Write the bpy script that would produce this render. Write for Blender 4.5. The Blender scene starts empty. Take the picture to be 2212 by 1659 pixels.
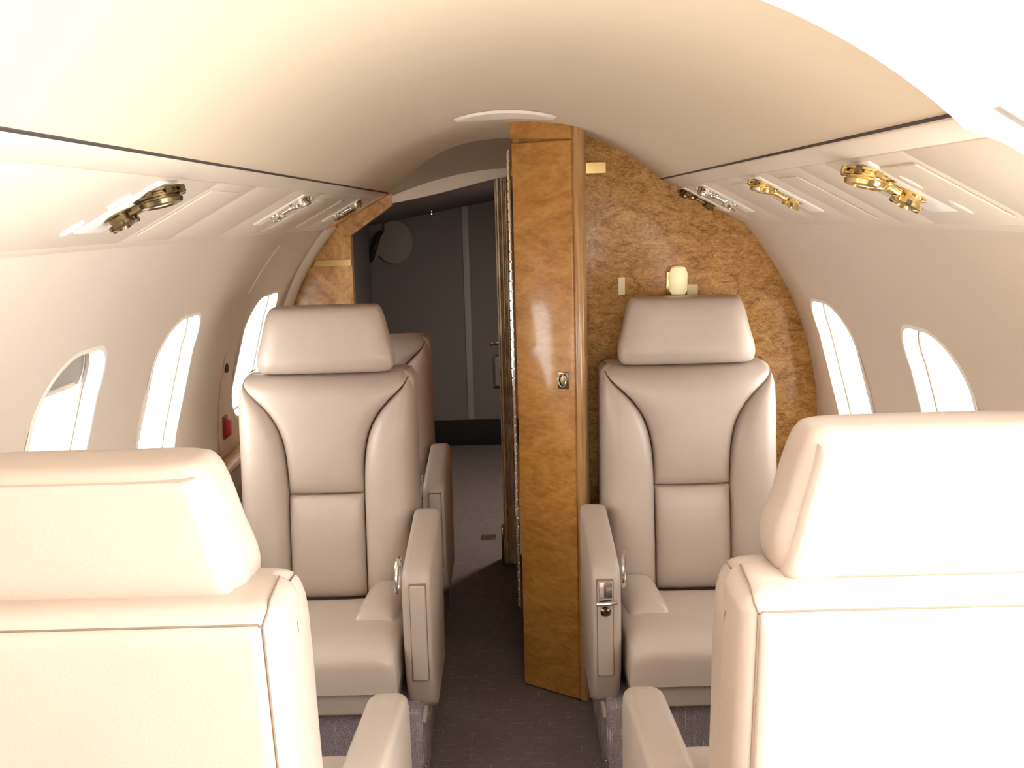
import bpy, bmesh, math, random
from mathutils import Vector, Matrix
random.seed(7)
S = bpy.context.scene
COL = S.collection
rad = math.radians

# ------------------------------------------------------------------ camera
FPX, IW, IH = 2200.0, 2212, 1659
cd = bpy.data.cameras.new('camera'); cam = bpy.data.objects.new('camera', cd); COL.objects.link(cam)
cd.sensor_fit = 'HORIZONTAL'; cd.sensor_width = 36.0; cd.lens = 36.0 * FPX / IW
cd.clip_start = 0.02
pit, rol = rad(9.54), rad(1.5)
fwd = Vector((0, math.cos(pit), -math.sin(pit))); rg = Vector((1, 0, 0)); upv = rg.cross(fwd)
rt = math.cos(rol) * rg - math.sin(rol) * upv
up = math.sin(rol) * rg + math.cos(rol) * upv
cam.matrix_world = Matrix(((rt.x, up.x, -fwd.x, 0.0), (rt.y, up.y, -fwd.y, 0.0), (rt.z, up.z, -fwd.z, 1.46), (0, 0, 0, 1)))
S.camera = cam

# ------------------------------------------------------------------ daylight: bright hazy sky, soft sun
w = bpy.data.worlds.new('sky'); S.world = w; w.use_nodes = True
bg = w.node_tree.nodes['Background']
bg.inputs['Color'].default_value = (1.0, 0.985, 0.95, 1); bg.inputs['Strength'].default_value = 9.0
S.view_settings.view_transform = 'Standard'; S.view_settings.look = 'None'
S.view_settings.exposure = 0.32; S.view_settings.gamma = 1.0; S.view_settings.use_curve_mapping = False
S.cycles.max_bounces = 7; S.cycles.diffuse_bounces = 6; S.cycles.glossy_bounces = 3
S.cycles.transparent_max_bounces = 8; S.cycles.use_adaptive_sampling = True; S.cycles.adaptive_threshold = 0.07
S.cycles.use_denoising = True

# ------------------------------------------------------------------ materials
def mat(name, col, rough=0.5, metal=0.0, spec=0.5, coat=0.0, bump=0.0, bscale=200.0, var=0.0, vscale=4.0, sheen=0.0):
    m = bpy.data.materials.new(name); m.use_nodes = True
    nt = m.node_tree; b = nt.nodes['Principled BSDF']
    b.inputs['Base Color'].default_value = (*col, 1); b.inputs['Roughness'].default_value = rough
    b.inputs['Metallic'].default_value = metal; b.inputs['Specular IOR Level'].default_value = spec
    b.inputs['Coat Weight'].default_value = coat; b.inputs['Coat Roughness'].default_value = 0.08
    b.inputs['Sheen Weight'].default_value = sheen
    tc = nt.nodes.new('ShaderNodeTexCoord')
    if bump:
        n = nt.nodes.new('ShaderNodeTexNoise'); n.inputs['Scale'].default_value = bscale; n.inputs['Detail'].default_value = 3
        nt.links.new(tc.outputs['Object'], n.inputs['Vector'])
        bp = nt.nodes.new('ShaderNodeBump'); bp.inputs['Strength'].default_value = bump; bp.inputs['Distance'].default_value = 0.002
        nt.links.new(n.outputs['Fac'], bp.inputs['Height']); nt.links.new(bp.outputs['Normal'], b.inputs['Normal'])
    if var:
        n2 = nt.nodes.new('ShaderNodeTexNoise'); n2.inputs['Scale'].default_value = vscale; n2.inputs['Detail'].default_value = 4
        nt.links.new(tc.outputs['Object'], n2.inputs['Vector'])
        r = nt.nodes.new('ShaderNodeValToRGB')
        r.color_ramp.elements[0].position = 0.3; r.color_ramp.elements[1].position = 0.7
        r.color_ramp.elements[0].color = (*[c * (1 - var) for c in col], 1)
        r.color_ramp.elements[1].color = (*[min(1, c * (1 + var)) for c in col], 1)
        nt.links.new(n2.outputs['Fac'], r.inputs['Fac']); nt.links.new(r.outputs['Color'], b.inputs['Base Color'])
    return m

def burl(name, dark, mid, light, scale=9.0, bump=0.0, rough=0.3, coat=0.6, stretch=(1, 1, 1)):
    m = bpy.data.materials.new(name); m.use_nodes = True
    nt = m.node_tree; b = nt.nodes['Principled BSDF']; L = nt.links.new
    tc = nt.nodes.new('ShaderNodeTexCoord'); mp = nt.nodes.new('ShaderNodeMapping')
    mp.inputs['Scale'].default_value = stretch
    mp.inputs['Rotation'].default_value = (0, rad(-32), 0)
    L(tc.outputs['Object'], mp.inputs['Vector'])
    n1 = nt.nodes.new('ShaderNodeTexNoise'); n1.inputs['Scale'].default_value = scale; n1.inputs['Detail'].default_value = 9
    n1.inputs['Roughness'].default_value = 0.68; n1.inputs['Distortion'].default_value = 1.4
    L(mp.outputs['Vector'], n1.inputs['Vector'])
    n2 = nt.nodes.new('ShaderNodeTexNoise'); n2.inputs['Scale'].default_value = scale * 7; n2.inputs['Detail'].default_value = 5
    n2.inputs['Roughness'].default_value = 0.7
    L(mp.outputs['Vector'], n2.inputs['Vector'])
    mx = nt.nodes.new('ShaderNodeMix'); mx.inputs['Factor'].default_value = 0.45
    L(n1.outputs['Fac'], mx.inputs['A']); L(n2.outputs['Fac'], mx.inputs['B'])
    r = nt.nodes.new('ShaderNodeValToRGB'); e = r.color_ramp.elements
    e[0].position = 0.39; e[0].color = (*dark, 1); e[1].position = 0.61; e[1].color = (*light, 1)
    k = e.new(0.49); k.color = (*mid, 1)
    L(mx.outputs['Result'], r.inputs['Fac']); L(r.outputs['Color'], b.inputs['Base Color'])
    b.inputs['Roughness'].default_value = rough; b.inputs['Coat Weight'].default_value = coat; b.inputs['Coat Roughness'].default_value = 0.12
    if bump:
        bp = nt.nodes.new('ShaderNodeBump'); bp.inputs['Strength'].default_value = bump; bp.inputs['Distance'].default_value = 0.010
        L(mx.outputs['Result'], bp.inputs['Height']); L(bp.outputs['Normal'], b.inputs['Normal'])
    return m

def carpet(name, base, dash, scale, amount=0.62):
    m = bpy.data.materials.new(name); m.use_nodes = True
    nt = m.node_tree; b = nt.nodes['Principled BSDF']; L = nt.links.new
    tc = nt.nodes.new('ShaderNodeTexCoord')
    br = nt.nodes.new('ShaderNodeTexBrick'); br.inputs['Scale'].default_value = scale
    br.inputs['Color1'].default_value = (0, 0, 0, 1); br.inputs['Color2'].default_value = (0, 0, 0, 1); br.inputs['Mortar'].default_value = (1, 1, 1, 1)
    br.inputs['Mortar Size'].default_value = 0.03; br.inputs['Mortar Smooth'].default_value = 0.5
    L(tc.outputs['Object'], br.inputs['Vector'])
    n = nt.nodes.new('ShaderNodeTexNoise'); n.inputs['Scale'].default_value = 26; n.inputs['Detail'].default_value = 3
    L(tc.outputs['Object'], n.inputs['Vector'])
    cr = nt.nodes.new('ShaderNodeMapRange'); cr.inputs['From Min'].default_value = 0.5; cr.inputs['From Max'].default_value = 0.66
    L(n.outputs['Fac'], cr.inputs['Value'])
    mu = nt.nodes.new('ShaderNodeMath'); mu.operation = 'MULTIPLY'
    L(br.outputs['Color'], mu.inputs[0]); L(cr.outputs['Result'], mu.inputs[1])
    m2 = nt.nodes.new('ShaderNodeMath'); m2.operation = 'MULTIPLY'; m2.inputs[1].default_value = amount
    L(mu.outputs[0], m2.inputs[0])
    f = nt.nodes.new('ShaderNodeTexNoise'); f.inputs['Scale'].default_value = 420; f.inputs['Detail'].default_value = 2
    L(tc.outputs['Object'], f.inputs['Vector'])
    r = nt.nodes.new('ShaderNodeValToRGB'); e = r.color_ramp.elements
    e[0].position = 0.3; e[0].color = (*[c * 0.55 for c in base], 1); e[1].position = 0.72; e[1].color = (*[c * 1.6 for c in base], 1)
    L(f.outputs['Fac'], r.inputs['Fac'])
    mx = nt.nodes.new('ShaderNodeMix'); mx.data_type = 'RGBA'
    L(m2.outputs[0], mx.inputs['Factor']); L(r.outputs['Color'], mx.inputs['A']); mx.inputs['B'].default_value = (*dash, 1)
    L(mx.outputs['Result'], b.inputs['Base Color'])
    b.inputs['Roughness'].default_value = 0.95; b.inputs['Specular IOR Level'].default_value = 0.1
    bp = nt.nodes.new('ShaderNodeBump'); bp.inputs['Strength'].default_value = 0.4; bp.inputs['Distance'].default_value = 0.003
    L(f.outputs['Fac'], bp.inputs['Height']); L(bp.outputs['Normal'], b.inputs['Normal'])
    return m

def glassmat():
    m = bpy.data.materials.new('window_glass'); m.use_nodes = True
    nt = m.node_tree; nt.nodes.remove(nt.nodes['Principled BSDF']); o = nt.nodes['Material Output']
    t = nt.nodes.new('ShaderNodeBsdfTransparent'); t.inputs['Color'].default_value = (0.95, 0.96, 0.96, 1)
    g = nt.nodes.new('ShaderNodeBsdfGlossy'); g.inputs['Roughness'].default_value = 0.03
    mx = nt.nodes.new('ShaderNodeMixShader'); mx.inputs['Fac'].default_value = 0.06
    nt.links.new(t.outputs[0], mx.inputs[1]); nt.links.new(g.outputs[0], mx.inputs[2]); nt.links.new(mx.outputs[0], o.inputs['Surface'])
    return m

M = dict(
    leather=mat('beige_leather', (0.465, 0.38, 0.318), 0.36, bump=0.18, bscale=260, var=0.03, vscale=5),
    leather_dark=mat('taupe_trim_leather', (0.42, 0.345, 0.288), 0.45, bump=0.15, bscale=260),
    seam=mat('seam_thread', (0.20, 0.14, 0.10), 0.8),
    headliner=mat('cream_headliner', (0.61, 0.505, 0.378), 0.75, bump=0.08, bscale=300),
    wall=mat('taupe_sidewall', (0.67, 0.575, 0.48), 0.7, bump=0.08, bscale=300),
    psu=mat('overhead_plastic', (0.67, 0.58, 0.48), 0.48, spec=0.5),
    white=mat('white_plastic', (0.82, 0.78, 0.72), 0.45),
    ivory=mat('ivory_trim', (0.70, 0.60, 0.48), 0.4),
    burl_pale=burl('burl_veneer_pale', (0.27, 0.115, 0.024), (0.53, 0.272, 0.078), (0.74, 0.44, 0.165), 15.0, bump=1.0, rough=0.5, coat=0.3, stretch=(1, 1, 1.9)),
    burl_closet=burl('burl_veneer_amber', (0.31, 0.13, 0.020), (0.43, 0.195, 0.038), (0.54, 0.27, 0.065), 7.0, bump=0.12, rough=0.35, coat=0.7, stretch=(0.7, 1, 1.6)),
    burl_gold=burl('burl_veneer_gold', (0.28, 0.11, 0.02), (0.50, 0.24, 0.06), (0.68, 0.38, 0.12), 7.0, bump=0.05, rough=0.35, coat=0.6),
    post=burl('light_wood_post', (0.34, 0.17, 0.06), (0.45, 0.25, 0.10), (0.56, 0.34, 0.16), 4.0, rough=0.28, coat=0.9, stretch=(3, 3, 0.25)),
    brass=mat('polished_brass', (0.75, 0.56, 0.26), 0.16, metal=1.0, bump=0.05, bscale=60),
    darkbrass=mat('dark_brass', (0.20, 0.15, 0.08), 0.25, metal=1.0),
    chrome=mat('chrome', (0.80, 0.78, 0.74), 0.12, metal=1.0),
    pleat=mat('bronze_pleat', (0.70, 0.50, 0.29), 0.34, metal=0.1, var=0.25, vscale=18),
    pleat2=mat('silver_pleat', (0.85, 0.76, 0.62), 0.28, metal=0.2, var=0.3, vscale=22),
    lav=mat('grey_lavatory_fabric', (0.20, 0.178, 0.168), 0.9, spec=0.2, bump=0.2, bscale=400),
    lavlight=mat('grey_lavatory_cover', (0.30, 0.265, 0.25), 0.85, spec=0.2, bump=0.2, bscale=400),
    lavstrip=mat('grey_seam_strip', (0.34, 0.32, 0.31), 0.5),
    black=mat('black_skirting', (0.006, 0.006, 0.006), 0.8),
    gap=mat('dark_joint', (0.05, 0.04, 0.035), 0.8),
    lipshadow=mat('brown_lip_shadow', (0.22, 0.155, 0.10), 0.8),
    red=mat('red_plastic', (0.55, 0.02, 0.02), 0.4),
    maroon=mat('maroon_label', (0.22, 0.05, 0.03), 0.5),
    cream=mat('cream_reflection', (0.85, 0.74, 0.50), 0.35),
    glow=mat('reflection_glow', (0.95, 0.86, 0.58), 0.3),
    lens=mat('frosted_lens', (0.92, 0.86, 0.76), 0.35),
    shade=mat('grey_shade', (0.34, 0.31, 0.28), 0.7),
    carpet=carpet('aisle_carpet', (0.155, 0.128, 0.120), (0.36, 0.34, 0.35), 9.0, 0.28),
    pedcarpet=carpet('mauve_pedestal_carpet', (0.23, 0.19, 0.20), (0.60, 0.54, 0.56), 22.0, 0.7),
    glass=glassmat(),
)

gb = M['glow'].node_tree.nodes['Principled BSDF']; gb.inputs['Emission Color'].default_value = (1.0, 0.85, 0.5, 1); gb.inputs['Emission Strength'].default_value = 0.35  # glow imitates a reflected light on the bulkhead, no real lamp
# ------------------------------------------------------------------ mesh helpers
def link(name, me, m, parent=None, smooth=True, sharp=35):
    o = bpy.data.objects.new(name, me); COL.objects.link(o)
    if m is not None:
        me.materials.append(M[m] if isinstance(m, str) else m)
    if smooth:
        for p in me.polygons: p.use_smooth = True
        me.set_sharp_from_angle(angle=rad(sharp))
    if parent is not None: o.parent = parent
    return o

def tomesh(bm, name):
    bmesh.ops.recalc_face_normals(bm, faces=bm.faces)
    me = bpy.data.meshes.new(name); bm.to_mesh(me); bm.free(); return me

def empty(name, loc=(0, 0, 0), rz=0.0):
    o = bpy.data.objects.new(name, None); COL.objects.link(o)
    o.location = loc; o.rotation_euler = (0, 0, rz); o.empty_display_size = 0.1; return o

def tag(o, label=None, cat=None, group=None, kind=None):
    if label: o['label'] = label
    if cat: o['category'] = cat
    if group: o['group'] = group
    if kind: o['kind'] = kind
    return o

def box_bm(lo, hi, bev=0.0, seg=3):
    bm = bmesh.new()
    bmesh.ops.create_cube(bm, size=1.0)
    for v in bm.verts:
        v.co = Vector([lo[i] + (v.co[i] + 0.5) * (hi[i] - lo[i]) for i in range(3)])
    if bev > 0:
        bmesh.ops.bevel(bm, geom=bm.edges[:], offset=bev, segments=seg, profile=0.5, affect='EDGES')
    return bm

def box(name, lo, hi, m, parent=None, bev=0.0, seg=3, warp=None):
    bm = box_bm(lo, hi, bev, seg)
    if warp:
        for v in bm.verts: v.co = Vector(warp(*v.co))
    return link(name, tomesh(bm, name), m, parent)

def prism_bm(poly, axis, a, b, bev=0.0, seg=3):
    """poly of 2D points; axis 'x' -> (y,z) poly, 'y' -> (x,z) poly, 'z' -> (x,y)."""
    bm = bmesh.new()
    def P(p, t):
        return {'x': (t, p[0], p[1]), 'y': (p[0], t, p[1]), 'z': (p[0], p[1], t)}[axis]
    A = [bm.verts.new(P(p, a)) for p in poly]; B = [bm.verts.new(P(p, b)) for p in poly]
    bm.faces.new(A); bm.faces.new(B[::-1])
    n = len(poly)
    for i in range(n):
        j = (i + 1) % n; bm.faces.new((A[i], B[i], B[j], A[j]))
    bmesh.ops.recalc_face_normals(bm, faces=bm.faces)
    if bev > 0:
        bmesh.ops.bevel(bm, geom=bm.edges[:], offset=bev, segments=seg, profile=0.5, affect='EDGES')
    return bm

def prism(name, poly, axis, a, b, m, parent=None, bev=0.0, seg=3, sharp=35):
    return link(name, tomesh(prism_bm(poly, axis, a, b, bev, seg), name), m, parent, sharp=sharp)

def prof(s, p):
    return max(0.0, 1 - abs(s) ** p) ** (1.0 / p)

def pillow_bm(F, nu=20, nv=20, pu=3.0, pv=3.0):
    """F(u, v, h): u, v in -1..1; h = 0..1 on the puffed face, -1 on the flat back."""
    bm = bmesh.new()
    us = [math.sin(math.pi / 2 * (2 * i / nu - 1)) for i in range(nu + 1)]
    vs = [math.sin(math.pi / 2 * (2 * i / nv - 1)) for i in range(nv + 1)]
    T = [[bm.verts.new(F(u, v, prof(u, pu) * prof(v, pv))) for v in vs] for u in us]
    for i in range(nu):
        for j in range(nv):
            bm.faces.new((T[i][j], T[i + 1][j], T[i + 1][j + 1], T[i][j + 1]))
    rim = [(i, 0) for i in range(nu)] + [(nu, j) for j in range(nv)] + [(i, nv) for i in range(nu, 0, -1)] + [(0, j) for j in range(nv, 0, -1)]
    B = [bm.verts.new(F(us[i], vs[j], -1)) for i, j in rim]
    n = len(rim)
    for k in range(n):
        a, b2 = rim[k], rim[(k + 1) % n]
        bm.faces.new((T[a[0]][a[1]], T[b2[0]][b2[1]], B[(k + 1) % n], B[k]))
    bm.faces.new(B)
    return bm

def pillow(name, F, m, parent=None, nu=20, nv=20, pu=3.0, pv=3.0, sharp=60):
    return link(name, tomesh(pillow_bm(F, nu, nv, pu, pv), name), m, parent, sharp=sharp)

def tube(name, pts, r, m, parent=None, n=8, closed=False):
    bm = bmesh.new(); pts = [Vector(p) for p in pts]; rings = []
    N = len(pts); ref = None
    for i, p in enumerate(pts):
        a = pts[(i - 1) % N] if (closed or i > 0) else p
        b = pts[(i + 1) % N] if (closed or i < N - 1) else p
        t = (b - a).normalized()
        if ref is None:
            ref = Vector((0, 0, 1)) if abs(t.z) < 0.9 else Vector((1, 0, 0))
        s = t.cross(ref).normalized(); q = s.cross(t).normalized(); ref = q
        rings.append([bm.verts.new(p + r * (math.cos(2 * math.pi * k / n) * s + math.sin(2 * math.pi * k / n) * q)) for k in range(n)])
    for i in range(N if closed else N - 1):
        A, B = rings[i], rings[(i + 1) % N]
        for k in range(n):
            bm.faces.new((A[k], A[(k + 1) % n], B[(k + 1) % n], B[k]))
    if not closed:
        bm.faces.new(rings[0][::-1]); bm.faces.new(rings[-1])
    return link(name, tomesh(bm, name), m, parent)

def lathe_bm(profile, n=20, mtx=None):
    """profile: list of (r, h) about local Z."""
    bm = bmesh.new(); rings = []
    for r, h in profile:
        rings.append([bm.verts.new((r * math.cos(2 * math.pi * k / n), r * math.sin(2 * math.pi * k / n), h)) for k in range(n)])
    for A, B in zip(rings, rings[1:]):
        for k in range(n): bm.faces.new((A[k], A[(k + 1) % n], B[(k + 1) % n], B[k]))
    bm.faces.new(rings[0][::-1]); bm.faces.new(rings[-1])
    if mtx is not None: bmesh.ops.transform(bm, matrix=mtx, verts=bm.verts)
    return bm

def lathe(name, profile, m, parent=None, n=20, mtx=None):
    return link(name, tomesh(lathe_bm(profile, n, mtx), name), m, parent, sharp=40)

def interp(tab, z):
    if z <= tab[0][0]: return tab[0][1]
    for (a, fa), (b, fb) in zip(tab, tab[1:]):
        if z <= b:
            t = (z - a) / (b - a); return fa + (fb - fa) * t
    return tab[-1][1]

# ------------------------------------------------------------------ the setting
CZ, RW = 0.80, 0.93                 # fuselage circle
SEAM = (0.452, 1.545); PBOT = (0.700, 1.412)
RC = 0.693; CTOP = 1.716
def ceil_z(x): return CTOP - RC + math.sqrt(RC * RC - x * x)
Y0, YR, YL = -1.6, 3.05, 4.0        # front end, right bulkhead, aft bulkhead
DOOR = (-0.25, 1.045)

# floor
fl = box('floor', (-0.93, Y0, -0.05), (0.93, 6.5, 0.0), 'carpet'); tag(fl, kind='structure')

# ceiling (headliner) as extruded arc strips
def arc_strip(bm, x0, x1, y0, y1, th=0.06, n=28, ny=1):
    xs = [x0 + (x1 - x0) * i / n for i in range(n + 1)]
    for yy in range(ny):
        a = y0 + (y1 - y0) * yy / ny; b = y0 + (y1 - y0) * (yy + 1) / ny
    I0 = [bm.verts.new((x, y0, ceil_z(x))) for x in xs]; I1 = [bm.verts.new((x, y1, ceil_z(x))) for x in xs]
    O0 = [bm.verts.new((x, y0, ceil_z(x) + th)) for x in xs]; O1 = [bm.verts.new((x, y1, ceil_z(x) + th)) for x in xs]
    for i in range(n):
        bm.faces.new((I0[i], I0[i + 1], I1[i + 1], I1[i])); bm.faces.new((O0[i], O1[i], O1[i + 1], O0[i + 1]))
        bm.faces.new((I0[i], O0[i], O0[i + 1], I0[i + 1])); bm.faces.new((I1[i], I1[i + 1], O1[i + 1], O1[i]))
    bm.faces.new((I0[0], I1[0], O1[0], O0[0])); bm.faces.new((I0[n], O0[n], O1[n], I1[n]))
bm = bmesh.new()
XS = SEAM[0]
arc_strip(bm, -XS, XS, DOOR[1], 4.06, n=48)
arc_strip(bm, -XS, 0.20, Y0, DOOR[1], n=36)
arc_strip(bm, 0.20, XS, Y0, DOOR[0], n=12)
ce = link('ceiling', tomesh(bm, 'ceiling'), 'headliner'); tag(ce, kind='structure')

# side walls: circle above z=0.8, straight below, windows cut through
TH_TOP = math.asin((PBOT[1] + 0.03 - CZ) / RW)
def wall_profile(R):
    pts = [(R, -0.04), (R, 0.3), (R, 0.6)]
    n = 22
    for i in range(n + 1):
        t = TH_TOP * i / n; pts.append((R * math.cos(t), CZ + R * math.sin(t)))
    return pts
def wall_bm(side, y0, y1, step=0.06):
    bm = bmesh.new(); I = wall_profile(RW); O = wall_profile(RW + 0.07)
    ny = max(1, int(round((y1 - y0) / step))); ys = [y0 + (y1 - y0) * i / ny for i in range(ny + 1)]
    gi = [[bm.verts.new((side * x, y, z)) for x, z in I] for y in ys]; go = [[bm.verts.new((side * x, y, z)) for x, z in O] for y in ys]
    m = len(I)
    for i in range(ny):
        for j in range(m - 1):
            bm.faces.new((gi[i][j], gi[i + 1][j], gi[i + 1][j + 1], gi[i][j + 1])); bm.faces.new((go[i][j], go[i][j + 1], go[i + 1][j + 1], go[i + 1][j]))
        bm.faces.new((gi[i][0], go[i][0], go[i + 1][0], gi[i + 1][0])); bm.faces.new((gi[i][m - 1], gi[i + 1][m - 1], go[i + 1][m - 1], go[i][m - 1]))
    for j in range(m - 1):
        bm.faces.new((gi[0][j], gi[0][j + 1], go[0][j + 1], go[0][j])); bm.faces.new((gi[ny][j], go[ny][j], go[ny][j + 1], gi[ny][j + 1]))
    bmesh.ops.recalc_face_normals(bm, faces=bm.faces)
    return bm

def win_outline(yc, hw, z0, z1, grow=0.0, n=10):
    t0 = math.asin((z0 - CZ) / RW) * RW; t1 = math.asin((z1 - CZ) / RW) * RW      # arc lengths
    a, b = hw + grow, (t1 - t0) / 2 + grow; c = (t0 + t1) / 2; r = 0.115 + grow
    pts = []
    for k, (sx, sy) in enumerate(((1, 1), (-1, 1), (-1, -1), (1, -1))):
        for i in range(n + 1):
            an = math.pi / 2 * k + math.pi / 2 * i / n
            tt = c + sy * (b - r) + r * math.sin(an)
            pts.append((yc + sx * (a - r) + r * math.cos(an) + 0.2 * (tt - c), tt / RW))
    return pts
def on_wall(side, y, th, R): return (side * R * math.cos(th), y, CZ + R * math.sin(th))

def ring_bm(side, o1, r1, o2, r2, bm=None):
    bm = bm or bmesh.new(); n = len(o1)
    A = [bm.verts.new(on_wall(side, y, t, r1)) for y, t in o1]; B = [bm.verts.new(on_wall(side, y, t, r2)) for y, t in o2]
    for i in range(n):
        bm.faces.new((A[i], A[(i + 1) % n], B[(i + 1) % n], B[i]))
    return bm, A, B

def cut(wall, side, wins):
    for (yc, hw, z0, z1) in wins:
        o = win_outline(yc, hw, z0, z1)
        bm, A, B = ring_bm(side, o, 0.80, o, 1.06)
        bm.faces.new(A[::-1]); bm.faces.new(B)
        bmesh.ops.triangulate(bm, faces=[f for f in bm.faces if len(f.verts) > 4])
        me = tomesh(bm, 'cutter'); c = bpy.data.objects.new('cutter', me); COL.objects.link(c)
        md = wall.modifiers.new('w', 'BOOLEAN'); md.operation = 'DIFFERENCE'; md.object = c; md.solver = 'EXACT'
        bpy.context.view_layer.update()
        dg = bpy.context.evaluated_depsgraph_get(); ev = wall.evaluated_get(dg)
        nm = bpy.data.meshes.new_from_object(ev); old = wall.data
        wall.modifiers.clear(); wall.data = nm; bpy.data.meshes.remove(old)
        bpy.data.objects.remove(c); bpy.data.meshes.remove(me)
    for p in wall.data.polygons: p.use_smooth = True
    wall.data.set_sharp_from_angle(angle=rad(35))

LWIN = [(1.36, 0.150, 0.77, 1.215), (1.955, 0.150, 0.77, 1.215), (2.60, 0.160, 0.77, 1.22), (3.53, 0.205, 0.80, 1.205)]
RWIN = [(1.44, 0.145, 0.77, 1.205), (2.045, 0.150, 0.77, 1.205), (2.705, 0.158, 0.77, 1.205)]
wl = link('wall_left', tomesh(wall_bm(-1, Y0, 4.06), 'wall_left'), 'wall'); tag(wl, kind='structure'); cut(wl, -1, LWIN)
wr = link('wall_right', tomesh(wall_bm(1, DOOR[1], YR + 0.06), 'wall_right'), 'wall'); tag(wr, kind='structure'); cut(wr, 1, RWIN)
wf = link('wall_front_right', tomesh(wall_bm(1, Y0, DOOR[0]), 'wall_front_right'), 'wall'); tag(wf, kind='structure')

nwin = 0
def window(side, yc, hw, z0, z1, shade):
    global nwin; nwin += 1
    e = empty('window_%d' % nwin); tag(e, kind='structure')
    o = win_outline(yc, hw - 0.001, z0, z1, -0.001); oi = win_outline(yc, hw, z0, z1, -0.022); og = win_outline(yc, hw, z0, z1, 0.003); os_ = win_outline(yc, hw, z0, z1, -0.006)
    # liner sleeve with rolled lip
    bm = bmesh.new(); n = len(o)
    rings = []
    for out, R in ((og, RW + 0.001), (og, RW - 0.0015), (os_, RW - 0.002), (oi, RW + 0.045), (oi, RW + 0.062), (o, RW + 0.062), (o, RW + 0.001)):
        rings.append([bm.verts.new(on_wall(side, y, t, R)) for y, t in out])
    for A, B in zip(rings, rings[1:] + rings[:1]):
        for i in range(n): bm.faces.new((A[i], A[(i + 1) % n], B[(i + 1) % n], B[i]))
    link('window_frame', tomesh(bm, 'window_frame'), 'white', e, sharp=50)
    pts = [on_wall(side, y, t, RW + 0.030) for y, t in win_outline(yc, hw, z0, z1, -0.018)]
    tube('shade_track', pts, 0.004, 'shade', e, 6, True)
    # pane
    op = win_outline(yc, hw, z0, z1, -0.021)
    bm, A, B = ring_bm(side, op, RW + 0.050, op, RW + 0.054)
    for Rr, vs, s in ((RW + 0.050, A, 1), (RW + 0.054, B, -1)):
        tc = sum(t for _, t in op) / n
        c = bm.verts.new(on_wall(side, yc, tc, Rr))
        for i in range(n): bm.faces.new((c, vs[i], vs[(i + 1) % n]))
    link('pane', tomesh(bm, 'pane'), 'glass', e)
    # pull-down shade slid part of the way
    if shade > 0:
        t1 = math.asin((z1 - CZ) / RW); t0 = t1 - shade / RW
        y_a, y_b = yc - hw + 0.025, yc + hw - 0.025; K = 8
        bm = bmesh.new(); G = []
        for R in (RW + 0.036, RW + 0.042):
            row = []
            for i in range(K + 1):
                t = t0 + (t1 - t0) * i / K
                f = 0.0 if i < K - 2 else (0.03 if i == K - 2 else (0.055 if i == K - 1 else 0.09))
                sk = 0.2 * (t - (t1 + math.asin((z0 - CZ) / RW)) / 2) * RW
                row.append((bm.verts.new(on_wall(side, y_a + f + sk, t, R)), bm.verts.new(on_wall(side, y_b - f + sk, t, R))))
            G.append(row)
        for row in G:
            for i in range(K): bm.faces.new((row[i][0], row[i][1], row[i + 1][1], row[i + 1][0]))
        for i in range(K):
            for s in (0, 1): bm.faces.new((G[0][i][s], G[0][i + 1][s], G[1][i + 1][s], G[1][i][s]))
        bm.faces.new((G[0][0][0], G[0][0][1], G[1][0][1], G[1][0][0])); bm.faces.new((G[0][K][0], G[0][K][1], G[1][K][1], G[1][K][0]))
        sh = link('shade', tomesh(bm, 'shade'), 'shade', e)
        # pull bar along the bottom
        pts = [on_wall(side, y_a + 0.004 + (y_b - y_a - 0.008) * i / 6, t0 + 0.004, RW + 0.036) for i in range(7)]
        tube('pull_bar', pts, 0.006, 'ivory', sh)
for k, wn in enumerate(LWIN): window(-1, *wn, (0.05, 0.105, 0.03, 0.03)[k])
for k, wn in enumerate(RWIN): window(1, *wn, (0.03, 0.03, 0.02)[k])

# front end of the cabin behind the viewer, with the two flight deck windscreens
pan = []
bm = bmesh.new()
def addbox(bm, lo, hi):
    b2 = box_bm(lo, hi); me = bpy.data.meshes.new('t'); b2.to_mesh(me); b2.free(); bm.from_mesh(me); bpy.data.meshes.remove(me)
addbox(bm, (-0.95, Y0 - 0.06, -0.05), (0.95, Y0, 0.85)); addbox(bm, (-0.95, Y0 - 0.06, 1.40), (0.95, Y0, 1.80))
addbox(bm, (-0.95, Y0 - 0.06, 0.85), (-0.70, Y0, 1.40)); addbox(bm, (0.70, Y0 - 0.06, 0.85), (0.95, Y0, 1.40)); addbox(bm, (-0.05, Y0 - 0.06, 0.85), (0.05, Y0, 1.40))
wfr = link('wall_front', tomesh(bm, 'wall_front'), 'wall', smooth=False); tag(wfr, kind='structure')
for sx in (-1, 1):
    nwin += 1
    e = empty('window_%d' % nwin); tag(e, kind='structure')
    box('pane', (min(sx * .05, sx * .70), Y0 - 0.035, 0.85), (max(sx * .05, sx * .70), Y0 - 0.03, 1.40), 'glass', e)

# aft bulkhead right (burl veneer), full half-section outline
def section_outline(x_in, side=1, inset=0.0, z_in_top=None):
    pts = [(side * x_in, 0.0), (side * (RW + 0.02), 0.0), (side * (RW + 0.02), CZ)]
    R = RW + 0.02
    for i in range(1, 13):
        t = TH_TOP * i / 12; pts.append((side * R * math.cos(t), CZ + R * math.sin(t)))
    n = 14
    for i in range(n + 1):
        x = 0.52 + (x_in - 0.52) * i / n
        z = ceil_z(min(x, 0.52)) + 0.02
        pts.append((side * x, z))
    return pts
br = prism('wall_aft_right', section_outline(0.02), 'y', YR, YR + 0.05, 'burl_pale', sharp=30); tag(br, kind='structure')

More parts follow.
